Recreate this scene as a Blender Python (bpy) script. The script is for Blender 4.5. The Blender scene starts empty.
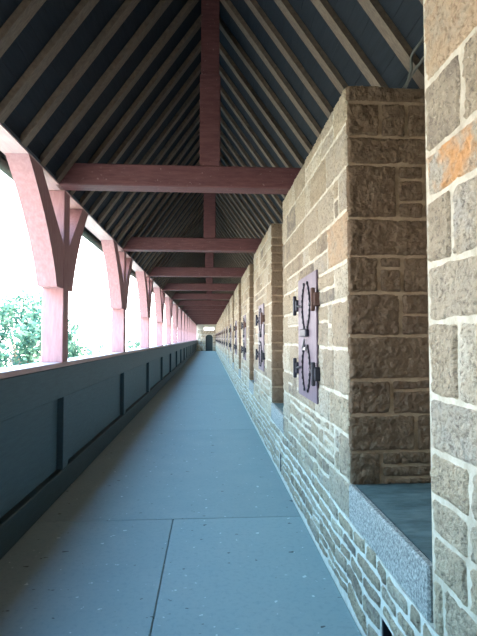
import bpy, math, random
from mathutils import Vector, noise
H = 1.54                       # eye height above the floor; heights below are written relative to the eye
P = 3.4                        # bay length
NB = 16
YEND = 57.0
XL, XR = -1.44, 0.80           # inner faces of arcade and of stone wall
ZP = 1.475                     # underside of wall plate
RC, RS = 3.50, 1.40            # roof: underside of rafters z = RC - RS*|x|
col = bpy.context.scene.collection
sc = bpy.context.scene

# ------------------------------------------------------------------ mesh helper
WARP = 0.0
class MB:
    def __init__(s): s.v = []; s.f = []; s.t = []; s.sm = []
    def vert(s, p, tint=(.5, .5, .5)):
        s.v.append((p[0], p[1], p[2] + H)); s.t.append(tint); return len(s.v) - 1
    def face(s, ids, smooth=False): s.f.append(tuple(ids)); s.sm.append(smooth)
    def poly(s, pts, tint=(.5, .5, .5)): s.face([s.vert(p, tint) for p in pts])
    def box(s, x0, x1, y0, y1, z0, z1, tint=(.5, .5, .5), ch=0.0):
        if ch <= 0:
            q = [s.vert((x, y, z), tint) for z in (z0, z1) for y in (y0, y1) for x in (x0, x1)]
            for a in ((0, 2, 3, 1), (4, 5, 7, 6), (0, 1, 5, 4), (2, 6, 7, 3), (0, 4, 6, 2), (1, 3, 7, 5)):
                s.face([q[i] for i in a])
            return
        c = [(x0 + x1) / 2, (y0 + y1) / 2, (z0 + z1) / 2]
        h = [(x1 - x0) / 2, (y1 - y0) / 2, (z1 - z0) / 2]
        ch = min(ch, min(h) * .45)
        ids = {}
        for sx in (-1, 1):
            for sy in (-1, 1):
                for sz in (-1, 1):
                    for ax in range(3):
                        d = [h[0] - ch, h[1] - ch, h[2] - ch]; d[ax] = h[ax]
                        ids[(sx, sy, sz, ax)] = s.vert((c[0] + sx * d[0], c[1] + sy * d[1], c[2] + sz * d[2]), tint)
        for ax in range(3):
            o = [(1, 2), (2, 0), (0, 1)][ax]
            for sg in (-1, 1):
                L = []
                for a, b in ((-1, -1), (1, -1), (1, 1), (-1, 1)):
                    k = [0, 0, 0]; k[ax] = sg; k[o[0]] = a; k[o[1]] = b
                    L.append(ids[(k[0], k[1], k[2], ax)])
                s.face(L if sg > 0 else L[::-1])
        for ax in range(3):           # edges parallel to ax
            a, b = [(1, 2), (2, 0), (0, 1)][ax]
            for sa in (-1, 1):
                for sb in (-1, 1):
                    def K(t, w):
                        k = [0, 0, 0]; k[ax] = t; k[a] = sa; k[b] = sb
                        return ids[(k[0], k[1], k[2], w)]
                    L = [K(-1, a), K(1, a), K(1, b), K(-1, b)]
                    s.face(L if sa * sb < 0 else L[::-1])
        for sx in (-1, 1):
            for sy in (-1, 1):
                for sz in (-1, 1):
                    L = [ids[(sx, sy, sz, i)] for i in range(3)]
                    s.face(L if sx * sy * sz > 0 else L[::-1])
    def prism_x(s, pts, x0, x1):      # outline in the y,z plane, extruded along x
        n = len(pts)
        a = [s.vert((x0, p[0], p[1])) for p in pts]; b = [s.vert((x1, p[0], p[1])) for p in pts]
        s.face(a); s.face(b[::-1])
        for i in range(n):
            j = (i + 1) % n; s.face([a[j], a[i], b[i], b[j]])
    def prism_y(s, pts, y0, y1):      # outline in the x,z plane, extruded along y
        n = len(pts)
        a = [s.vert((p[0], y0, p[1])) for p in pts]; b = [s.vert((p[0], y1, p[1])) for p in pts]
        s.face(a); s.face(b[::-1])
        for i in range(n):
            j = (i + 1) % n; s.face([a[j], a[i], b[i], b[j]])
    def tube(s, pts, r, n=6, tint=(.5, .5, .5)):
        pts = [Vector(p) for p in pts]; rings = []
        up = Vector((0, 0, 1))
        for i, p in enumerate(pts):
            d = (pts[min(i + 1, len(pts) - 1)] - pts[max(i - 1, 0)]).normalized()
            u = d.cross(up)
            if u.length < .1: u = d.cross(Vector((1, 0, 0)))
            u.normalize(); w = d.cross(u)
            rr = r[i] if isinstance(r, (list, tuple)) else r
            rings.append([s.vert(p + (u * math.cos(2 * math.pi * k / n) + w * math.sin(2 * math.pi * k / n)) * rr, tint) for k in range(n)])
        for a, b in zip(rings, rings[1:]):
            for k in range(n): s.face([a[k], a[(k + 1) % n], b[(k + 1) % n], b[k]], True)
        s.face(rings[0][::-1]); s.face(rings[-1])
    def stone(s, fr, u0, u1, v0, v1, gap, relief, cell, amp, tint, seed=0):
        """one dressed block on a wall: fr(u, v, h) -> point; the block's face stands 'relief' proud of the mortar"""
        u0 += gap * .8; u1 -= gap * .8; v0 += gap / 2; v1 -= gap / 2
        if u1 - u0 < .008 or v1 - v0 < .008: return
        e = min(.012, (u1 - u0) * .25, (v1 - v0) * .25)
        def axis(a, b):
            n = max(1, int(round((b - a - 2 * e) / cell)))
            return [a, a + e] + [a + e + (b - a - 2 * e) * i / n for i in range(1, n)] + [b - e, b]
        U, V = axis(u0, u1), axis(v0, v1)
        grid = []
        for j, v in enumerate(V):
            row = []
            for i, u in enumerate(U):
                bu = i in (0, len(U) - 1); bv = j in (0, len(V) - 1)
                p = fr(u, v, 0)
                q = Vector(p)
                if amp > 0:
                    w1 = noise.noise(q * 9 + Vector((seed, 3, 1))); w2 = noise.noise(q * 9 + Vector((7, seed, 5)))
                    n1 = noise.noise(q * 30) * .7 + noise.noise(q * 62) * .8 + noise.noise(q * 8) * .5
                else: w1 = w2 = n1 = 0
                jit = min(gap * .45, .012)
                du = w1 * jit * 1.6; dv = w2 * jit * 1.6
                if WARP: du += noise.noise(q * 3.3) * WARP; dv += noise.noise(q * 3.3 + Vector((9, 4, 2))) * WARP
                h = max(.0015, relief + n1 * amp)
                if bu and bv:
                    du += e * .5 * (1 if i == 0 else -1); dv += e * .5 * (1 if j == 0 else -1)
                if bu or bv: h = -.004
                row.append(s.vert(fr(u + du, v + dv, h), tint))
            grid.append(row)
        for j in range(len(V) - 1):
            for i in range(len(U) - 1):
                s.face([grid[j][i], grid[j][i + 1], grid[j + 1][i + 1], grid[j + 1][i]], True)
    def build(s, name, mat, parent=None, fix=True):
        me = bpy.data.meshes.new(name)
        me.from_pydata(s.v, [], s.f)
        at = me.attributes.new('tint', 'FLOAT_COLOR', 'POINT')
        fl = []
        for t in s.t: fl += [t[0], t[1], t[2], 1.0]
        at.data.foreach_set('color', fl)
        me.polygons.foreach_set('use_smooth', s.sm)
        me.materials.append(mat); me.update()
        o = bpy.data.objects.new(name, me); col.objects.link(o)
        if parent is not None: o.parent = parent
        return o

def rebase(o, loc):
    """puts an object's origin at loc (eye-relative) without moving its mesh"""
    L = Vector((loc[0], loc[1], loc[2] + H))
    for v in o.data.vertices: v.co -= L
    o.location = L
def tag(o, label=None, cat=None, group=None, kind=None):
    if label: o['label'] = label
    if cat: o['category'] = cat
    if group: o['group'] = group
    if kind: o['kind'] = kind
    return o
def empty(name, loc):
    o = bpy.data.objects.new(name, None); col.objects.link(o)
    o.location = (loc[0], loc[1], loc[2] + H); o.empty_display_size = .2
    return o
def copy_tree(o, kids, parent=None):
    c = o.copy(); col.objects.link(c)
    if parent is not None: c.parent = parent; c.matrix_parent_inverse = o.matrix_parent_inverse.copy()
    for ch in kids.get(o.name, []): copy_tree(ch, kids, c)
    return c
def kidmap():
    k = {}
    for o in bpy.data.objects:
        if o.parent: k.setdefault(o.parent.name, []).append(o)
    return k
ONES = ['', 'first', 'second', 'third', 'fourth', 'fifth', 'sixth', 'seventh', 'eighth', 'ninth', 'tenth', 'eleventh', 'twelfth',
        'thirteenth', 'fourteenth', 'fifteenth', 'sixteenth', 'seventeenth', 'eighteenth']

# ------------------------------------------------------------------ materials
def srgb(r, g, b):
    f = lambda c: (c / 12.92 if c <= .04045 else ((c + .055) / 1.055) ** 2.4)
    return (f(r / 255), f(g / 255), f(b / 255), 1)
def newmat(name, rough=.8):
    m = bpy.data.materials.new(name); m.use_nodes = True
    nt = m.node_tree; b = nt.nodes['Principled BSDF']; b.inputs['Roughness'].default_value = rough
    b.inputs['Specular IOR Level'].default_value = .3
    return m, nt, b
def N(nt, t, **kw):
    n = nt.nodes.new(t)
    for k, v in kw.items():
        if k in n.inputs.keys() if hasattr(n.inputs, 'keys') else False: n.inputs[k].default_value = v
        else: setattr(n, k, v)
    return n
def coords(nt, scale=(1, 1, 1)):
    g = nt.nodes.new('ShaderNodeNewGeometry'); m = nt.nodes.new('ShaderNodeMapping')
    m.inputs['Scale'].default_value = scale
    nt.links.new(g.outputs['Position'], m.inputs['Vector']); return m.outputs[0]
def noise_n(nt, vec, scale, detail=4, rough=.6):
    n = nt.nodes.new('ShaderNodeTexNoise'); n.inputs['Scale'].default_value = scale
    n.inputs['Detail'].default_value = detail; n.inputs['Roughness'].default_value = rough
    nt.links.new(vec, n.inputs['Vector']); return n.outputs['Fac']
def ramp(nt, fac, stops, interp='LINEAR'):
    r = nt.nodes.new('ShaderNodeValToRGB'); r.color_ramp.interpolation = interp
    e = r.color_ramp.elements
    while len(e) > 1: e.remove(e[-1])
    e[0].position = stops[0][0]; e[0].color = stops[0][1]
    for p, c in stops[1:]:
        k = e.new(p); k.color = c
    nt.links.new(fac, r.inputs[0]); return r.outputs[0]
def mix(nt, fac, a, b, mode='MIX'):
    m = nt.nodes.new('ShaderNodeMix'); m.data_type = 'RGBA'; m.blend_type = mode
    for i, v in ((0, fac), (6, a), (7, b)):
        if hasattr(v, 'links') or hasattr(v, 'is_linked'): nt.links.new(v, m.inputs[i])
        else: m.inputs[i].default_value = v
    return m.outputs[2]
def bump(nt, b, h, strength, dist):
    n = nt.nodes.new('ShaderNodeBump'); n.inputs['Strength'].default_value = strength; n.inputs['Distance'].default_value = dist
    nt.links.new(h, n.inputs['Height']); nt.links.new(n.outputs[0], b.inputs['Normal'])
def mth(nt, op, a, b):
    m = nt.nodes.new('ShaderNodeMath'); m.operation = op
    for i, v in ((0, a), (1, b)):
        if hasattr(v, 'is_linked'): nt.links.new(v, m.inputs[i])
        else: m.inputs[i].default_value = v
    return m.outputs[0]

def stone_mat(name):
    m, nt, b = newmat(name, .9)
    a = nt.nodes.new('ShaderNodeAttribute'); a.attribute_name = 'tint'
    sp = nt.nodes.new('ShaderNodeSeparateColor'); nt.links.new(a.outputs['Color'], sp.inputs[0])
    vec = coords(nt)
    base = ramp(nt, sp.outputs[0], [(0, (.19, .165, .145, 1)), (.25, (.31, .25, .185, 1)), (.5, (.43, .34, .235, 1)),
                                    (.75, (.44, .395, .335, 1)), (1, (.62, .54, .42, 1))])
    n1 = noise_n(nt, vec, 9, 6, .65)
    c = mix(nt, ramp(nt, n1, [(.38, (0, 0, 0, 1)), (.7, (1, 1, 1, 1))]), base, (.49, .40, .29, 1))
    n2 = noise_n(nt, vec, 55, 4, .7)
    c = mix(nt, ramp(nt, n2, [(.5, (.0, .0, .0, 1)), (.68, (.85, .85, .85, 1))]), c, (.17, .135, .105, 1))
    n3 = noise_n(nt, vec, 90, 3, .6)
    c = mix(nt, ramp(nt, n3, [(.62, (0, 0, 0, 1)), (.74, (.7, .7, .7, 1))]), c, (.66, .58, .47, 1))
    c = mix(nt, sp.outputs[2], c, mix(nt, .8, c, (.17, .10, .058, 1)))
    # iron staining on some of the blocks
    n4 = noise_n(nt, vec, 7, 4, .6)
    org = mth(nt, 'MULTIPLY', sp.outputs[1], ramp(nt, n4, [(.36, (0, 0, 0, 1)), (.56, (1, 1, 1, 1))]))
    c = mix(nt, org, c, (.66, .33, .13, 1))
    nt.links.new(c, b.inputs['Base Color'])
    vor = nt.nodes.new('ShaderNodeTexVoronoi'); vor.inputs['Scale'].default_value = 42; nt.links.new(coords(nt, (1, 1, .7)), vor.inputs['Vector'])
    h = mth(nt, 'ADD', mth(nt, 'MULTIPLY', noise_n(nt, vec, 38, 5, .7), 1.0), mth(nt, 'MULTIPLY', vor.outputs['Distance'], .55))
    h = mth(nt, 'SUBTRACT', h, mth(nt, 'MULTIPLY', n2, 1.2))
    bump(nt, b, h, 1.0, .02)
    return m
def mortar_mat(name, ca=(.44, .40, .34, 1), cb=(.66, .62, .55, 1)):
    m, nt, b = newmat(name, .95); vec = coords(nt)
    c = ramp(nt, noise_n(nt, vec, 14, 5, .7), [(.3, ca), (.7, cb)])
    nt.links.new(c, b.inputs['Base Color']); bump(nt, b, noise_n(nt, vec, 60, 4), .5, .006); return m
def wood_mat(name, dark, light, scale=(3, 3, 3), rough=.7, speck=0):
    m, nt, b = newmat(name, rough); vec = coords(nt, scale)
    c = ramp(nt, noise_n(nt, vec, 6, 6, .65), [(.3, dark), (.7, light)])
    if speck:
        c = mix(nt, ramp(nt, noise_n(nt, coords(nt), 35, 3), [(.66, (0, 0, 0, 1)), (.72, (speck, speck, speck, 1))]), c, (.5, .42, .38, 1))
    nt.links.new(c, b.inputs['Base Color']); bump(nt, b, noise_n(nt, vec, 22, 4), .35, .004); return m
M_stone = stone_mat('sandstone'); M_mortar = mortar_mat('lime_mortar'); M_ashmor = mortar_mat('warm_lime_mortar', (.34, .29, .22, 1), (.56, .50, .41, 1))
def mbrown_mat():
    m, nt, b = newmat('brown_end_mortar', .95); vec = coords(nt)
    nt.links.new(ramp(nt, noise_n(nt, vec, 14, 5, .7), [(.3, (.25, .17, .11, 1)), (.7, (.38, .28, .19, 1))]), b.inputs['Base Color'])
    bump(nt, b, noise_n(nt, vec, 60, 4), .5, .006); return m
M_mbrown = mbrown_mat()
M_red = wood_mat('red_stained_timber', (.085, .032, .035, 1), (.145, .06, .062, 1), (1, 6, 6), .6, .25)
M_post = wood_mat('hazed_red_post', (.30, .15, .16, 1), (.40, .22, .23, 1), (6, 6, 1), .65)  # same stain as the beams, paler and pinker for haze and sky light
M_raft = wood_mat('brown_rafter_timber', (.095, .068, .052, 1), (.16, .12, .092, 1), (4, 14, 4), .75)
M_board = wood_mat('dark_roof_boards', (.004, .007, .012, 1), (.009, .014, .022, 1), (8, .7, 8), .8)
M_par = wood_mat('blue_grey_shade_parapet', (.038, .068, .088, 1), (.056, .10, .125, 1), (8, .8, 8), .55)  # blue-grey cast of the shaded corridor side put into the timber colour
M_plate = wood_mat('dark_blue_grey_plate', (.03, .042, .06, 1), (.055, .07, .09, 1), (8, .8, 8), .6)
M_kick = wood_mat('shade_darkened_board', (.012, .025, .031, 1), (.022, .04, .048, 1), (8, .8, 8), .6)  # shade at the foot of the parapet put into the colour
M_cope = wood_mat('pale_pink_coping_paint', (.42, .27, .27, 1), (.55, .38, .37, 1), (8, .8, 8), .5)
M_shut = wood_mat('mauve_iron_sheet', (.115, .08, .105, 1), (.165, .12, .15, 1), (5, 5, 1), .5)
def plain(name, c, rough=.6, metal=0):
    m, nt, b = newmat(name, rough); vec = coords(nt)
    nt.links.new(ramp(nt, noise_n(nt, vec, 25, 4), [(.3, tuple(x * .8 for x in c) + (1,)), (.7, tuple(min(1, x * 1.15) for x in c) + (1,))]), b.inputs['Base Color'])
    b.inputs['Metallic'].default_value = metal; return m
M_iron = plain('black_iron', (.035, .035, .045), .45, .4)
M_rust = plain('rusty_iron', (.10, .055, .045), .7, .2)
M_moss = plain('mossy_gutter', (.05, .06, .045), .9)
M_cable = plain('grey_cable', (.09, .09, .08), .6)
def granite_mat():
    m, nt, b = newmat('grey_granite', .85); vec = coords(nt)
    c = ramp(nt, noise_n(nt, vec, 80, 4, .75), [(.36, (.10, .105, .10, 1)), (.5, (.25, .25, .24, 1)), (.64, (.42, .40, .37, 1))])
    nt.links.new(c, b.inputs['Base Color']); bump(nt, b, noise_n(nt, vec, 60, 5, .7), .8, .006); return m
M_granite = granite_mat()
M_door = plain('dark_green_door_paint', (.02, .035, .04), .6)
M_latch = plain('worn_steel', (.4, .38, .38), .4, .6)
M_bark = plain('bark', (.12, .09, .06), .9)
def floor_mat():
    m, nt, b = newmat('blue_grey_concrete', .75); vec = coords(nt)
    a = nt.nodes.new('ShaderNodeAttribute'); a.attribute_name = 'tint'
    sp = nt.nodes.new('ShaderNodeSeparateColor'); nt.links.new(a.outputs['Color'], sp.inputs[0])
    c = ramp(nt, sp.outputs[0], [(0, (.19, .235, .24, 1)), (1, (.225, .285, .29, 1))])
    c = mix(nt, ramp(nt, noise_n(nt, vec, 2.2, 6, .65), [(.35, (0, 0, 0, 1)), (.75, (.6, .6, .6, 1))]), c, (.25, .29, .285, 1))
    c = mix(nt, ramp(nt, noise_n(nt, vec, 30, 5, .7), [(.5, (0, 0, 0, 1)), (.72, (.5, .5, .5, 1))]), c, (.13, .18, .21, 1))
    c = mix(nt, ramp(nt, noise_n(nt, vec, 17, 2, .5), [(.70, (0, 0, 0, 1)), (.735, (.6, .6, .6, 1))]), c, (.55, .6, .6, 1))
    c = mix(nt, ramp(nt, noise_n(nt, coords(nt, (1, 1.7, 1)), 11, 2, .5), [(.71, (0, 0, 0, 1)), (.73, (.9, .9, .9, 1))]), c, (.05, .06, .06, 1))
    nt.links.new(c, b.inputs['Base Color']); bump(nt, b, noise_n(nt, vec, 45, 5), .3, .004); return m
M_floor = floor_mat()
def leaf_mat():
    m, nt, b = newmat('pale_green_leaves', .6); vec = coords(nt)
    nt.links.new(ramp(nt, noise_n(nt, vec, 1.5, 3), [(.3, (.03, .08, .055, 1)), (.7, (.09, .17, .12, 1))]), b.inputs['Base Color'])
    b.inputs['Transmission Weight'].default_value = 0
    t = nt.nodes.new('ShaderNodeBsdfTranslucent'); t.inputs[0].default_value = (.07, .15, .09, 1)
    mx = nt.nodes.new('ShaderNodeMixShader'); mx.inputs[0].default_value = .4
    nt.links.new(b.outputs[0], mx.inputs[1]); nt.links.new(t.outputs[0], mx.inputs[2])
    nt.links.new(mx.outputs[0], nt.nodes['Material Output'].inputs[0]); return m
M_leaf = leaf_mat()
def ground_mat():
    m, nt, b = newmat('sunlit_lawn_and_gravel', .95); vec = coords(nt)
    nt.links.new(ramp(nt, noise_n(nt, vec, .08, 4), [(.4, (.42, .38, .25, 1)), (.6, (.55, .48, .38, 1))]), b.inputs['Base Color']); return m
M_ground = ground_mat()

# ------------------------------------------------------------------ floor
rnd = random.Random(4)
YB = -1.5
m = MB()
m.box(XL - .30, XR + .1, YB, YEND + .8, -H - .25, -H - .012, (.1, .5, .5))
ys = [YB, .9, 4.18, 8.13]
while ys[-1] < YEND - 3: ys.append(ys[-1] + 3.95)
ys[-1] = YEND + .6
for a, b_ in zip(ys, ys[1:]):
    xs = [XL, -.30, XR] if abs(b_ - 4.18) < .01 else [XL, rnd.uniform(-.5, .2), XR] if rnd.random() < .25 and a > 12 else [XL, XR]
    if a < 0: xs = [XL, XR]
    for i, (c, d) in enumerate(zip(xs, xs[1:])):
        t = (.75 if i == 1 and abs(b_ - 4.18) < .01 else rnd.uniform(.2, .6), .5, .5)
        m.box(c + .003, d - .003, a + .005, b_ - .005, -H - .02, -H, t, .004)
tag(m.build('floor', M_floor), kind='structure')

# ------------------------------------------------------------------ right-hand stone wall
def frR(u, v, h): return (XR - h, u, v)
def rand_tint(r, warm=0):
    return (min(1, max(0, r.gauss(.52 + warm, .30))), r.uniform(.15, .4) if r.random() < .02 else 0.0, r.random() * .3)
def courses(mb, fr, u0, u1, v0, v1, hr, lr, gap, relief, cellf, ampf, r, warp=.0, brown=None):
    global WARP
    WARP = warp
    rt = (lambda: rand_tint(r)) if brown is None else (lambda: (r.uniform(.1, .5), 0, brown))
    v = v0
    while v < v1 - 1e-4:
        h = r.uniform(*hr)
        if v + h > v1 - hr[0] * .6: h = v1 - v
        u = u0 - r.uniform(0, .05) * 0
        while u < u1 - 1e-4:
            l = r.uniform(*lr)
            if u + l > u1 - lr[0] * .6: l = u1 - u
            cell, amp = cellf(u), ampf(u)
            if h > hr[1] * .75 and l > .14 and r.random() < .3 and u < 20:   # a course made up of two thin stones
                k = r.uniform(.4, .6)
                mb.stone(fr, u, u + l, v, v + h * k, gap, relief, cell, amp, rt(), r.random() * 9)
                mb.stone(fr, u, u + l, v + h * k, v + h, gap, relief, cell, amp, rt(), r.random() * 9)
            else:
                mb.stone(fr, u, u + l, v, v + h, gap, relief, cell, amp, rt(), r.random() * 9)
            u += l
        v += h
    WARP = 0.0
cellf = lambda u: .018 if u < 3.5 else .04 if u < 7 else .10 if u < 12 else 1.0
ampf = lambda u: .006 if u < 12 else 0.0
m = MB()                                      # the wall's core, with its mortar face
ZS0, ZS1 = -1.04, -.83                        # embrasure sill
slots = [2.17 + 3.2 * k for k in range(-1, 17)]
SZ0, SZ1, SW = -1.50, -1.29, .065
m.box(XR, 1.5, YB, YEND, SZ1, ZS0)
m.box(XR, 1.5, YB, YEND, -H - .25, SZ0)
m.box(XR + .16, 1.5, YB, YEND, SZ0, SZ1)
e = [YB] + [q for s_ in slots for q in (s_ - SW, s_ + SW)] + [YEND]
for a, b_ in zip(e[::2], e[1::2]): m.box(XR, XR + .16, a, b_, SZ0, SZ1)
m.box(1.5, 1.62, YB, YEND, -H - .25, ZP)
wall = tag(m.build('wall_right', M_mortar), kind='structure')
r = random.Random(11)
m = MB()
for a, b_ in zip(e[::2], e[1::2]): courses(m, frR, max(a, -.5), b_, SZ0, SZ1, (.08, .13), (.10, .34), .017, .009, cellf, ampf, r, .03) if b_ > 0 else None
courses(m, frR, -.5, YEND, SZ1, ZS0, (.07, .15), (.10, .38), .017, .009, cellf, ampf, r, .03)
m.build('rubble_course', M_stone, wall)
m = MB()
for k in slots[1:]: m.box(XR + .02, XR + .155, k - SW, k + SW, SZ0, SZ1)
for i, k in enumerate(slots[1:]):
    d = MB(); d.box(XR + .10, XR + .15, k - SW + .002, k + SW - .002, SZ0 + .002, SZ1 - .002)  # black lining puts the darkness inside the slot into the colour
    for q in (-1, 1): d.box(XR + .004, XR + .15, k + q * SW - .006 - .007 * q, k + q * SW + .006 - .007 * q, SZ0 + .002, SZ1 - .002)
    d.box(XR + .004, XR + .15, k - SW, k + SW, SZ0 + .001, SZ0 + .01); d.build('drain_opening', M_iron, wall)

TOP = 1.484
EX0, EX1 = 2.72, 5.12
def merlon(k, rects_end=None):
    y0 = EX0 + P * k; y1 = EX1 + P * k
    if k == 15: y1 = YEND
    if k == -1: y0 = YB
    m = MB(); m.box(XR, 1.5, y0, y1, ZS0, TOP, (.5, .5, .5), .014)
    core = m.build('merlon', M_ashmor, wall)
    if k == -1: core['label'] = 'nearest stone merlon, cut by the right edge of the photograph, with an orange-stained block'
    if k == 0: core['label'] = 'second stone merlon with dark end face of rock-faced blocks'
    r = random.Random(100 + k); s = MB()
    if k >= 0:
        d = MB(); d.box(XR + .010, 1.5, y0 - .003, y0 + .004, ZS1, TOP - .012); d.build('brown_jointing', M_mbrown, core)  # browner joints on the end face, weathering and shade in the colour
    if k == -1:
        Q = [  # the blocks seen at the frame's right edge: y0, y1, z0, z1, tone, stain
            (1.20, 1.69, .93, 1.47, .62, .25), (.5, 1.20, .93, 1.47, .5, 0), (-.5, .5, .93, 1.47, .5, 0),
            (1.445, 1.69, .67, .93, .18, 0), (.95, 1.445, .67, .93, .35, 0), (.1, .95, .67, .93, .6, 0),
            (1.05, 1.69, .50, .67, .8, .9), (.3, 1.05, .50, .67, .5, 0),
            (1.52, 1.69, .263, .50, .35, 0), (1.0, 1.52, .263, .50, .75, 0), (.3, 1.0, .263, .50, .6, 0),
            (1.2, 1.69, .055, .263, .6, 0), (.4, 1.2, .055, .263, .5, 0),
            (1.49, 1.69, -.21, .055, .45, 0), (.9, 1.49, -.21, .055, .95, 0), (.2, .9, -.21, .055, .6, 0),
            (1.15, 1.69, -.40, -.21, .7, 0), (.5, 1.15, -.40, -.21, .6, 0),
            (1.44, 1.69, -.56, -.40, .5, 0), (.9, 1.44, -.56, -.40, .65, 0),
            (1.45, 1.69, -.69, -.56, .55, 0), (.9, 1.45, -.69, -.56, .7, 0),
            (1.46, 1.69, -.84, -.69, .4, 0), (.9, 1.46, -.84, -.69, .5, 0),
            (1.62, 1.69, -1.04, -.84, .5, 0), (1.38, 1.62, -1.04, -.84, .3, 0), (1.0, 1.38, -1.04, -.84, .6, 0)]
        for a, b_, c, d, t, o in Q: s.stone(frR, a, b_ + (.01 if b_ == 1.69 else 0), c, d, .012, .008, .012, .010, (t, o, .0), a * 3)
        frN = lambda u, v, h: (u, y1 + h, v)
        courses(s, lambda u, v, h: (u, y1 + h, v), XR, 1.49, -.83, TOP, (.15, .3), (.25, .5), .02, .010, lambda u: .1, lambda u: 0, r)
    else:
        near = k < 2
        cell = .018 if k == 0 else .045 if k < 3 else .12 if k < 5 else 1.0
        amp = .009 if k < 4 else 0
        # quoins on both corners, smaller stones between
        v = ZS0; i = 0
        while v < TOP - .01:
            h = r.uniform(.2, .30)
            if v + h > TOP - .14: h = TOP - v
            ln = (.46, .30)[i % 2] + r.uniform(-.05, .05)
            if i % 3 == 1 and k < 4:
                sml = .11
                s.stone(frR, y0 - .012, y0 + ln - sml, v, v + h, .014, .007, cell, amp, rand_tint(r, .08), i)
                s.stone(frR, y0 + ln - sml, y0 + ln, v, v + h / 2, .014, .007, cell, amp, rand_tint(r), i)
                s.stone(frR, y0 + ln - sml, y0 + ln, v + h / 2, v + h, .014, .007, cell, amp, rand_tint(r), i)
            else:
                s.stone(frR, y0 - .012, y0 + ln, v, v + h, .014, .007, cell, amp, rand_tint(r, .08), i)
            l2 = (.28, .44)[i % 2] + r.uniform(-.04, .04)
            s.stone(frR, y1 - l2, y1 + .012, v, v + h, .014, .007, cell, amp, rand_tint(r, .1), i + 5)
            if v + h / 2 < -.60:
                courses(s, frR, y0 + ln, y1 - l2, v, v + h, (.07, .15), (.12, .34), .017, .008, lambda u: cell, lambda u: amp * .8, r, .02)
            else:
                courses(s, frR, y0 + ln, y1 - l2, v, v + h, (.14, .26), (.20, .62), .011, .006, lambda u: cell, lambda u: amp, r)
            v += h; i += 1
        # end face looking back along the walk, colour browned for weathering and shade
        frE = lambda u, v, h: (u, y0 - h, v)
        if k == 0:
            zr = [1.466, 1.365, 1.165, 1.001, .687, .468, .256, .011, -.237, -.433, -.640, -.825]
            zr = [z * 1.013 for z in zr]
            A = [(0, [(.8, 1.5)]), (1, [(.8, 1.0), (1.0, 1.16), (1.16, 1.5)]), (2, [(.8, 1.5)]), (3, [(.8, 1.10), 'p', (1.26, 1.5)]),
                 (4, [(.8, 1.5)]), (5, [(.8, .985), 'q', (1.12, 1.5)]), (6, [(.8, 1.11), 'r', (1.3, 1.5)]), (7, [(.8, 1.5)]),
                 (8, [(.8, 1.05), 's']), (9, [(.8, 1.19), (1.19, 1.5)]), (10, [(.8, .985), 't'])]
            T = [.45, .5, .45, .35, .4, .45, .15, .4, .1, .25, .35]
            for i, row in A:
                z1, z0 = zr[i], zr[i + 1]
                for q in row:
                    if q == 'p': L = [(1.10, 1.26, z1 - .085, z1), (1.10, 1.26, z0 + .1, z1 - .085), (1.10, 1.26, z0, z0 + .1)]
                    elif q == 'q': L = [(.985, 1.12, z1 - .07, z1), (.985, 1.12, z0, z1 - .07)]
                    elif q == 'r': L = [(1.11, 1.3, (z0 + z1) / 2, z1), (1.11, 1.3, z0, (z0 + z1) / 2)]
                    elif q == 's': L = [(1.05, 1.5, z1 - .06, z1), (1.05, 1.5, z0, z1 - .06)]
                    elif q == 't': L = [(.985, 1.5, z0 + .11, z1), (.985, 1.5, z0 + .04, z0 + .11), (.985, 1.5, z0, z0 + .04)]
                    else: L = [(q[0], q[1], z0, z1)]
                    for (a, b_, c, d) in L:
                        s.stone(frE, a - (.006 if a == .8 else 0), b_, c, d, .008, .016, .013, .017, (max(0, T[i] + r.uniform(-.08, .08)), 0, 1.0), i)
        else:
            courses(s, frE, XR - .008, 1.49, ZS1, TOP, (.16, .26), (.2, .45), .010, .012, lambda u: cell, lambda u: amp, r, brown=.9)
    # the weathered top bed
    if k < 4:
        frT = lambda u, v, h: (u, v, TOP + h * .6)
    s.build('dressed_stone', M_stone, core)
    # sill of the embrasure in front of this merlon
    if k >= 0:
        a = EX1 + P * (k - 1); b_ = y0
        d = MB()
        d.box(XR - .010, XR + .03, a + .002, b_ - .008, ZS0 + .012, ZS1 + .004, (.8, 0, .5), .012)
        sl = d.build('sill', M_granite, wall)
        d = MB(); d.box(XR + .03, 1.5, a, b_, ZS0, ZS1, (.0, 0, .5))
        d.build('sill_bed', M_slate, sl)
        if k == 0: sl['label'] = 'long pale dressed sill stone of the nearest embrasure'
def slate_mat():
    m, nt, b = newmat('dark_slate', .6); vec = coords(nt, (1, 3, 1))
    nt.links.new(ramp(nt, noise_n(nt, vec, 5, 6, .7), [(.35, (.05, .08, .085, 1)), (.7, (.13, .18, .185, 1))]), b.inputs['Base Color'])
    bump(nt, b, noise_n(nt, vec, 12, 5), .4, .01); return m
M_slate = slate_mat()
for k in range(-1, 16): merlon(k)

# ------------------------------------------------------------------ end wall with arched door
DX0, DX1, DZ0, DZ1 = -.40, .44, -H, .38
WX0, WX1, WZ0, WZ1 = -.62, .62, .90, 1.30
def arch_z(x):                                   # four-centred looking arch head
    t = abs((x - (DX0 + DX1) / 2) / ((DX1 - DX0) / 2)); return .12 + .26 * math.sqrt(max(0, 1 - t ** 2.2))
m = MB()
m.box(XL - .3, DX0, YEND, YEND + .5, -H, WZ0); m.box(DX1, 1.6, YEND, YEND + .5, -H, WZ0)
n = 10
for i in range(n):
    a = DX0 + (DX1 - DX0) * i / n; b_ = DX0 + (DX1 - DX0) * (i + 1) / n
    za, zb = arch_z(a), arch_z(b_)
    m.prism_y([(a, za), (b_, zb), (b_, WZ0), (a, WZ0)], YEND, YEND + .5)
m.box(XL - .3, WX0, YEND, YEND + .5, WZ0, WZ1); m.box(WX1, 1.6, YEND, YEND + .5, WZ0, WZ1)
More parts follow.
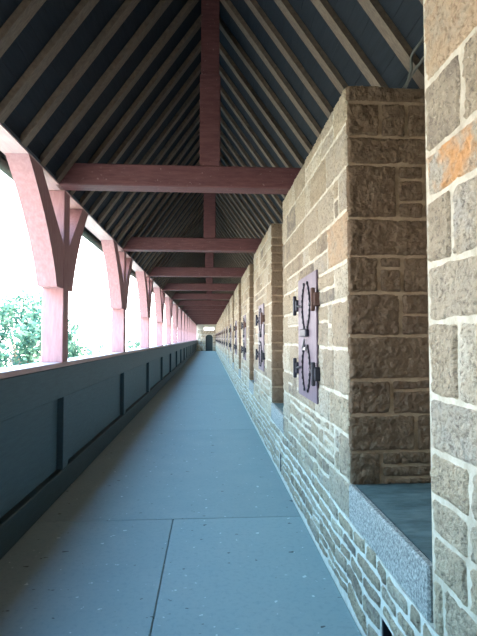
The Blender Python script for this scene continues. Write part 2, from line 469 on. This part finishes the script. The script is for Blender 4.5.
m.prism_y([(-1.65, WZ1), (1.65, WZ1), (0, RC + .1)], YEND, YEND + .5)
wb = tag(m.build('wall_back', M_mortar), kind='structure')
s = MB(); r = random.Random(5); frB = lambda u, v, h: (u, YEND - h, v)
one = lambda u: 1.0; zero = lambda u: 0
courses(s, frB, XL, DX0, -H, .4, (.15, .25), (.25, .5), .03, .02, one, zero, r)
courses(s, frB, DX1, XR, -H, .4, (.15, .25), (.25, .5), .03, .02, one, zero, r)
courses(s, frB, XL, XR, .42, WZ0, (.15, .25), (.25, .5), .03, .02, one, zero, r)
s.build('dressed_stone', M_stone, wb)
d = MB(); pts = [(DX0, DZ0)] + [(DX0 + (DX1 - DX0) * i / 10, arch_z(DX0 + (DX1 - DX0) * i / 10)) for i in range(11)] + [(DX1, DZ0)]
d.prism_y([(x, z) for x, z in pts], YEND + .2, YEND + .26)
door = tag(d.build('door_1', M_door), 'dark arched wooden door in the stone wall closing the far end of the walk', kind='structure')
d = MB()
for z in (-1.2, -.2): d.box(DX0 + .03, DX1 - .2, YEND + .18, YEND + .2, z, z + .06)
d.build('door_strap', M_iron, door)
d = MB(); d.tube([(DX1 - .1, YEND + .19, -.6), (DX1 - .1, YEND + .14, -.6), (DX1 - .1, YEND + .14, -.72), (DX1 - .1, YEND + .19, -.72)], .012); d.build('door_handle', M_iron, door)
d = MB()
for a in ((WX0, WX1, WZ0, WZ0 + .04), (WX0, WX1, WZ1 - .04, WZ1), (WX0, WX0 + .04, WZ0, WZ1), (WX1 - .04, WX1, WZ0, WZ1), (-.02, .02, WZ0, WZ1)):
    d.box(a[0], a[1], YEND + .2, YEND + .25, a[2], a[3])
win = tag(d.build('window_1', M_cope), 'wide low window above the far door, bright with daylight', kind='structure')
mg, ntg, bg = newmat('clear_glass', .05); bg.inputs['Transmission Weight'].default_value = 1; bg.inputs['IOR'].default_value = 1.02
d = MB(); d.box(WX0 + .04, WX1 - .04, YEND + .22, YEND + .226, WZ0 + .04, WZ1 - .04); d.build('pane', mg, win)

d = MB(); d.box(XL - .6, 1.62, YB - .5, YB, -H, 1.6); d.prism_y([(-1.9, 1.6), (1.75, 1.6), (0, RC + .3)], YB - .5, YB)
tag(d.build('wall_front_added', M_stone), kind='structure')  # unseen wall added behind the camera to darken the merlon ends
d = MB(); d.box(XL - .6, XL - .25, YB, .45, -H, ZP)
tag(d.build('wall_left_added', M_stone), kind='structure')  # unseen stretch of solid wall added to keep light off the merlon ends
# ------------------------------------------------------------------ timber parapet
XO = XL - .22
ZC = -.24
par = empty('timber_parapet', (XL, 10, -H))
tag(par, 'long blue-grey timber parapet with recessed panels along the left side of the walk', 'parapet')
d = MB(); d.box(XO - .02, XL, YB, YEND, ZC - .045, ZC, ch=.004); cop = d.build('coping', M_cope, par); cop['label'] = 'pale sunlit coping board'
d = MB(); d.box(XL - .06, XL + .005, YB, YEND, -.585, ZC - .046, ch=.006); d.build('top_rail', M_par, par)
d = MB(); d.box(XO, XL + .005, YB, YEND, -H, -1.30, ch=.008); d.build('kick_board', M_kick, par)['label'] = 'board along the floor, darkened for shade'
PY = [1.44 + P * k for k in range(0, NB + 1)]           # post front faces
for i in range(NB + 1):
    y0 = PY[i]
    d = MB(); d.box(XL - .19, XL + .004, y0 + .05, y0 + .23, -1.30, -.585, ch=.005); d.build('stile', M_par, par)
    a = y0 + .23; b_ = PY[i + 1] + .05 if i < NB else YEND
    d = MB(); nb = 1
    d.box(XL - .10, XL - .058, a, b_, -1.30, -.585); d.build('panel', M_par, par)
d = MB(); d.box(XL - .10, XL - .058, YB, PY[0] + .05, -1.30, -.585); d.build('panel', M_par, par)
d = MB(); d.box(XO, XL - .061, YB, YEND, -.585, ZC - .046); d.build('outer_rail', M_par, par)

# ------------------------------------------------------------------ arcade posts with curved braces
def brace_outline(sgn):
    pts = []
    for i in range(9):                                 # soffit, the arch
        t = i / 8
        z = .49 + (ZP - .49) * t
        y = .19 + .38 * t + .39 * t ** 2
        pts.append((y, z))
    pts += [(.64, ZP), (0, .93), (0, .49)]
    return [(sgn * y * (1 if sgn < 0 else .80), z) for y, z in pts]
def make_post():
    root = empty('timber_post', (0, 0, 0))
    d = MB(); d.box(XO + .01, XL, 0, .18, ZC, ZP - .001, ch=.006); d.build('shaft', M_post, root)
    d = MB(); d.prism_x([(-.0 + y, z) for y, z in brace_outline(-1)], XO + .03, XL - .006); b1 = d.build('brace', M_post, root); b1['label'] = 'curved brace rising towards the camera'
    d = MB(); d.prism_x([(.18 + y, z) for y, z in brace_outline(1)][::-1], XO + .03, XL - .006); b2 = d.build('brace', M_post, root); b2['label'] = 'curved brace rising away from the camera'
    for c in (root,): c.location = (0, 0, 0)
    return root
def shift_children(o, kids): pass
post = make_post()
km = kidmap()
for i in range(1, NB + 1):
    o = post if i == 1 else copy_tree(post, km)
    o.location = (XL - .11, PY[i], ZC + H)
    w = 'nearest' if i == 1 else ONES[i] if i < NB else 'farthest'
    tag(o, f'{w} pink-red timber arcade post on the left parapet, counted from the camera', 'post', 'timber arcade posts on the parapet')
# children were modelled in place: move their meshes to the root's base once
done = set()
for c in km[post.name]:
    if c.data.name not in done:
        done.add(c.data.name)
        for v in c.data.vertices: v.co -= Vector((XL - .11, 0, ZC + H))

for c in par.children:
    for v in c.data.vertices: v.co -= Vector((XL, 10, 0))
# wall plate and gutter
d = MB(); d.box(XL - .20, XL, YB, YEND, ZP + .013, ZP + .042, ch=.006)  # shade of the corridor side put into the dark plate colour
wp = tag(d.build('wall_plate', M_plate), 'long dark timber plate running over the tops of the arcade posts', 'wall plate')
d = MB(); d.box(XL - .205, XL - .004, YB, YEND, ZP, ZP + .012); d.build('lit_soffit', M_cope, wp)['label'] = 'underside of the plate, pale for bounced light'  # underside split off, bounced light painted as a pale colour
d = MB()
yy = .47; prev = None
ring = []
while yy <= YEND:
    q = Vector((0, yy * 2.1, 0)); dz = noise.noise(q) * .02; dr = noise.noise(q * 3) * .014
    ring.append([d.vert((-1.745 + .055 * math.cos(a) * 1.0, yy, 1.466 + dz * .3 + (.05 + dr) * math.sin(a))) for a in [2 * math.pi * k / 8 for k in range(8)]])
    yy += .15 if yy < 12 else 1.0
for a, b_ in zip(ring, ring[1:]):
    for k in range(8): d.face([a[k], b_[k], b_[(k + 1) % 8], a[(k + 1) % 8]], True)
gut = tag(d.build('gutter', M_moss), 'dark mossy gutter hanging under the eaves outside the arcade openings', 'gutter')

# ------------------------------------------------------------------ roof
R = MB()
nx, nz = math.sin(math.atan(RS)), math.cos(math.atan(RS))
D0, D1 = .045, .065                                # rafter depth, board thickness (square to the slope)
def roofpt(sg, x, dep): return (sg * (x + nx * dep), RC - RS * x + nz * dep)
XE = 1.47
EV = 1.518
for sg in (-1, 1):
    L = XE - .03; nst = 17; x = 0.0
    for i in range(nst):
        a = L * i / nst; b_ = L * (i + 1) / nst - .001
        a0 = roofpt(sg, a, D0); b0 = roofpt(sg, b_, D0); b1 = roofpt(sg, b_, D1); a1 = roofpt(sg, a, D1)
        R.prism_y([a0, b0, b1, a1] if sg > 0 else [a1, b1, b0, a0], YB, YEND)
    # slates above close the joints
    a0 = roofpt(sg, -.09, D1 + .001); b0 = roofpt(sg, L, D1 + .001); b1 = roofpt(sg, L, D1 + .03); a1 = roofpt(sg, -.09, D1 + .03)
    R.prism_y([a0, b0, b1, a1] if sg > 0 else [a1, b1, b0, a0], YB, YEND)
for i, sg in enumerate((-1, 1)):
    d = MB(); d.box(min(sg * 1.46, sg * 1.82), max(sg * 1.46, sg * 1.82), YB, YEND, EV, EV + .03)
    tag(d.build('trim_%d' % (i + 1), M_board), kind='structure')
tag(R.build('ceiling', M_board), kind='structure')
d = MB(); d.box(-.03, .03, YB, YEND, RC - .08, RC + .03)
tag(d.build('ridge_board', M_board), 'dark ridge board along the very top of the roof', 'ridge board')

def make_rafter(sg):
    d = MB(); w = .092
    pts = [roofpt(sg, .03, 0), (sg * 1.435, RC - RS * 1.435), (sg * 1.457, RC - RS * 1.435), roofpt(sg, XE - .065, D0 - .001), roofpt(sg, .03, D0 - .001)]
    if sg < 0: pts = pts[::-1]
    d.prism_y(pts, -w / 2, w / 2)
    o = d.build('rafter', M_raft)
    L = Vector((sg * XE, 0, RC - RS * XE + H))
    for v in o.data.vertices: v.co -= L
    return o
rl, rr = make_rafter(-1), make_rafter(1)
S8 = P / 8
tieY = [4.65 + P * k for k in range(15)]
first = {-1: True, 1: True}
y = 4.18 - S8 * 6
idx = 0
cnt = {}
while y < YEND - .1:
    k = sum(1 for t in tieY if t < y)
    cnt[k] = cnt.get(k, 0) + 1
    for sg in (-1, 1):
        src = rl if sg < 0 else rr
        o = src if first[sg] else src.copy()
        if not first[sg]: col.objects.link(o)
        first[sg] = False
        o.location = (sg * XE, y, RC - RS * XE + H)
        side = 'left' if sg < 0 else 'right'
        if k == 0:
            q = cnt[0]; lab = f'brown rafter on the {side} roof slope before any tie beam, {ONES[q]} from the camera'
        else:
            lab = f'brown rafter on the {side} roof slope, {ONES[cnt[k]]} beyond the {"nearest" if k == 1 else ONES[k]} tie beam'
        tag(o, lab, 'rafter', f'rafters of the {side} roof slope')
    y += S8

# ------------------------------------------------------------------ trusses
def make_truss():
    root = empty('roof_truss', (0, 0, 0))
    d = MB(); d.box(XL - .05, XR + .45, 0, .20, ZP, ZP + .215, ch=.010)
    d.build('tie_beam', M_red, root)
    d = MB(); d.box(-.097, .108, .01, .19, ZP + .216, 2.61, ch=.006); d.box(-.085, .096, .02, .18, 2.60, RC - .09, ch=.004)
    d.build('king_post', M_red, root)
    return root
tr = make_truss(); km = kidmap()
for i, ty in enumerate(tieY):
    o = tr if i == 0 else copy_tree(tr, km)
    o.location = (0, ty, 0)
    w = 'nearest' if i == 0 else ONES[i + 1] if i < 14 else 'farthest'
    tag(o, f'{w} red-brown roof truss, tie beam with king post, counted from the camera', 'roof truss', 'red-brown roof trusses over the walk')

# ------------------------------------------------------------------ iron shutters on the merlons
def make_shutter():
    root = empty('loophole_shutter', (0, 0, 0))         # local: y across, z up, wall face at x = 0, facing -x
    B = lambda d, n, mt, p=root: d.build(n, mt, p)
    for a, b_ in ((-.35, -.002), (.002, .35)):
        d = MB(); d.box(-.032, -.016, a, b_, -.49, .49, ch=.003); B(d, 'leaf', M_shut)
    d = MB(); d.box(-.016, 0.012, -.33, .33, -.44, .44); B(d, 'backing_frame', M_iron)
    for sy in (-1, 1):
        for sz in (-1, 1):
            d = MB(); zc = sz * .27
            d.box(-.06, .01, sy * .37 - .028, sy * .37 + .028, zc - .05, zc + .05, ch=.01)
            d.box(-.075, -.045, sy * .37 - .014, sy * .37 + .014, zc - .085, zc + .085, ch=.006)
            hb = B(d, 'hinge_bracket', M_rust if sy < 0 and sz > 0 else M_iron)
            if sy < 0 and sz > 0: hb['label'] = 'rust-brown hinge bracket'
            d = MB()
            arc = []
            for i in range(9):
                t = -1 + i / 4
                arc.append((-.038, sy * (.065 + .085 * (1 - t * t)), zc * .92 + t * .175))
            d.tube(arc, .006, 6)
            d.tube([(-.038, sy * .15, zc * .92), (-.045, sy * .37, zc)], .011, 6)
            for p in arc[::1]:
                d.box(-.048, -.034, p[1] - .013, p[1] + .013, p[2] - .012, p[2] + .012, ch=.005)
            B(d, 'strap', M_iron)
    d = MB(); d.box(-.065, -.033, -.10, .12, .0, .06, ch=.008); B(d, 'lock_box', M_iron)
    d = MB(); d.tube([(-.05, -.0, -.02), (-.06, -.02, -.06), (-.06, .03, -.09), (-.05, .06, -.10)], .010); d.box(-.06, -.034, -.05, .03, -.11, -.08, ch=.006)
    la = B(d, 'latch', M_latch); la['label'] = 'pale worn steel latch'
    for c in root.children:
        for v in c.data.vertices: v.co.z -= H
    return root
bpy.context.view_layer.update()
sh = make_shutter(); km = kidmap()
for c in km[sh.name]:
    for v in c.data.vertices:
        pass
bpy.context.view_layer.update()
zs = [c.data.vertices[0].co.z for c in km[sh.name]]
if max(abs(z) for z in zs) > 1.0:
    for c in km[sh.name]:
        for v in c.data.vertices: v.co.z -= H
for i in range(16):
    o = sh if i == 0 else copy_tree(sh, km)
    o.location = (XR + .010, 3.80 + P * i, H + .01)
    w = 'nearest' if i == 0 else ONES[i + 1] if i < 15 else 'farthest'
    tag(o, f'{w} mauve iron shutter with black hinges on the right stone wall, counted from the camera', 'shutter', 'mauve iron shutters on the stone wall')

# ------------------------------------------------------------------ cables on the wall top
def cable(pts, lab):
    d = MB()
    P2 = []
    pts = [Vector(p) for p in pts]
    for i in range(len(pts) - 1):
        p0 = pts[max(i - 1, 0)]; p1 = pts[i]; p2 = pts[i + 1]; p3 = pts[min(i + 2, len(pts) - 1)]
        for k in range(5):
            t = k / 5
            P2.append(.5 * ((2 * p1) + (p2 - p0) * t + (2 * p0 - 5 * p1 + 4 * p2 - p3) * t * t + (3 * p1 - p0 - 3 * p2 + p3) * t ** 3))
    P2.append(pts[-1]); d.tube(P2, .009, 8); return tag(d.build('cable', M_cable), lab, 'cable', 'cables over the second merlon')
cs = lambda L, f: [(x * f_, y * f_, z * f_) for (x, y, z), f_ in zip(L, f)]
cable(cs([(1.43, 2.95, 2.02), (1.364, 2.95, 1.913), (1.303, 2.95, 1.824), (1.295, 2.95, 1.725), (1.267, 2.95, 1.632), (1.262, 3.0, 1.60)], [.86, .87, .89, .90, .915, .92]), 'upper grey cable bowing outward above the second stone merlon')
cable(cs([(1.40, 2.95, 1.83), (1.362, 2.95, 1.78), (1.308, 2.95, 1.712), (1.26, 2.95, 1.625), (1.24, 3.0, 1.60)], [.86, .88, .90, .92, .92]), 'lower straighter grey cable above the second stone merlon')

# ------------------------------------------------------------------ outside: ground and trees
d = MB()
d.poly([(-95, -60, -8.5), (-2.2, -60, -8.5), (-2.2, 140, -8.5), (-95, 140, -8.5)])
tag(d.build('castle_green', M_ground), kind='structure')
# the outer face of the walk's substructure down to the green
d = MB(); d.box(XO, XR + .7, YB, YEND + .5, -8.5, -H - .26)
tag(d.build('wall_base', M_mortar), kind='structure')
def tree(center, rx, rz, nleaf, seed, lab, leaf=.22):
    r = random.Random(seed)
    root = empty('leafy_tree', (center[0], center[1], -8.5)); root.location.z = -8.5 + H
    d = MB()
    base = Vector((center[0], center[1], -8.5)); top = Vector(center)
    d.tube([base, base.lerp(top, .5), base.lerp(top, .8), top], [.28, .2, .15, .06], 8)
    tips = []
    for i in range(16):
        a = r.uniform(0, 6.28); s_ = base.lerp(top, r.uniform(.65, 1))
        e_ = Vector(center) + Vector((math.cos(a) * rx * .7, math.sin(a) * rx * .7, r.uniform(-.5, .7) * rz))
        d.tube([s_, s_.lerp(e_, .5) + Vector((0, 0, .2)), e_], [.08, .05, .02], 5); tips.append(e_)
    tk = d.build('trunk', M_bark)
    d = MB()
    cl = []
    for i in range(70):
        v = Vector((r.gauss(0, 1), r.gauss(0, 1), r.gauss(0, 1))).normalized() * r.uniform(.45, 1) ** .5
        cl.append((Vector((center[0] + v.x * rx, center[1] + v.y * rx, center[2] + v.z * rz)), r.uniform(.35, .8) * rx * .32))
    for i in range(nleaf):
        c, s_ = r.choice(cl)
        v = Vector((r.gauss(0, 1), r.gauss(0, 1), r.gauss(0, 1))).normalized() * s_ * r.uniform(.3, 1.1)
        p = c + v; u = Vector((r.gauss(0, 1), r.gauss(0, 1), r.gauss(0, 1))).normalized(); w = u.orthogonal().normalized()
        l = leaf * r.uniform(.6, 1.2)
        d.poly([p - u * l * .5, p + w * l * .28, p + u * l * .5, p - w * l * .28])
    cr = d.build('crown', M_leaf)
    for c in (tk, cr):
        for v in c.data.vertices: v.co -= Vector(root.location)
        c.parent = root
    return tag(root, lab, 'tree', 'trees beyond the arcade')
tree((-7.7, 20, -.95), 2.9, 2.5, 9000, 2, 'large pale green leafy tree outside the nearest arcade openings')
tree((-8.6, 56, -1.6), 1.9, 1.5, 2500, 3, 'small distant green tree seen low through the second arcade opening')

# ------------------------------------------------------------------ light
w = bpy.data.worlds.new('World'); sc.world = w; w.use_nodes = True; nt = w.node_tree
bg = nt.nodes['Background']
tc = nt.nodes.new('ShaderNodeTexCoord'); sx = nt.nodes.new('ShaderNodeSeparateXYZ'); nt.links.new(tc.outputs['Generated'], sx.inputs[0])
rp = ramp(nt, mth(nt, 'MULTIPLY_ADD', sx.outputs[2], .5), [(0, (.5, .42, .33, 1)), (.44, (.8, .72, .62, 1)), (.49, (1, .98, .95, 1)), (.60, (.95, .98, 1, 1)),
                                                        (.68, (.52, .98, 1.32, 1)), (1, (.14, .45, .95, 1))])
nt.nodes[-1]
for n_ in nt.nodes:
    if n_.type == 'MATH': n_.inputs[2].default_value = .5
nt.links.new(rp, bg.inputs[0]); bg.inputs[1].default_value = 7
ld = bpy.data.lights.new('sun', 'SUN'); ld.energy = 22.0; ld.angle = .01; ld.color = (1, .87, .70)
lo = bpy.data.objects.new('sun', ld); col.objects.link(lo)
lo.rotation_euler = Vector((-.62, .25, -.75)).to_track_quat('-Z', 'Y').to_euler()     # shines from the right, over the roof

# ------------------------------------------------------------------ camera
th = math.atan(20 / 480 * math.cos(math.atan(29.5 / 480))); ph = math.atan(29.5 / 480 * math.cos(th))
F = Vector((math.sin(ph) * math.cos(th), math.cos(ph) * math.cos(th), math.sin(th)))
cd = bpy.data.cameras.new('camera'); co = bpy.data.objects.new('camera', cd); col.objects.link(co)
co.location = (0, 0, H); co.rotation_euler = F.to_track_quat('-Z', 'Y').to_euler()
cd.sensor_fit = 'VERTICAL'; cd.sensor_height = 24; cd.lens = 480 / 636 * 24; cd.clip_start = .05; cd.clip_end = 500
sc.camera = co
sc.view_settings.view_transform = 'Standard'; sc.view_settings.look = 'None'; sc.view_settings.gamma = 1
sc.view_settings.exposure = 0.85
sc.cycles.use_denoising = True; sc.cycles.max_bounces = 10; sc.cycles.diffuse_bounces = 3
sc.cycles.sample_clamp_indirect = 8
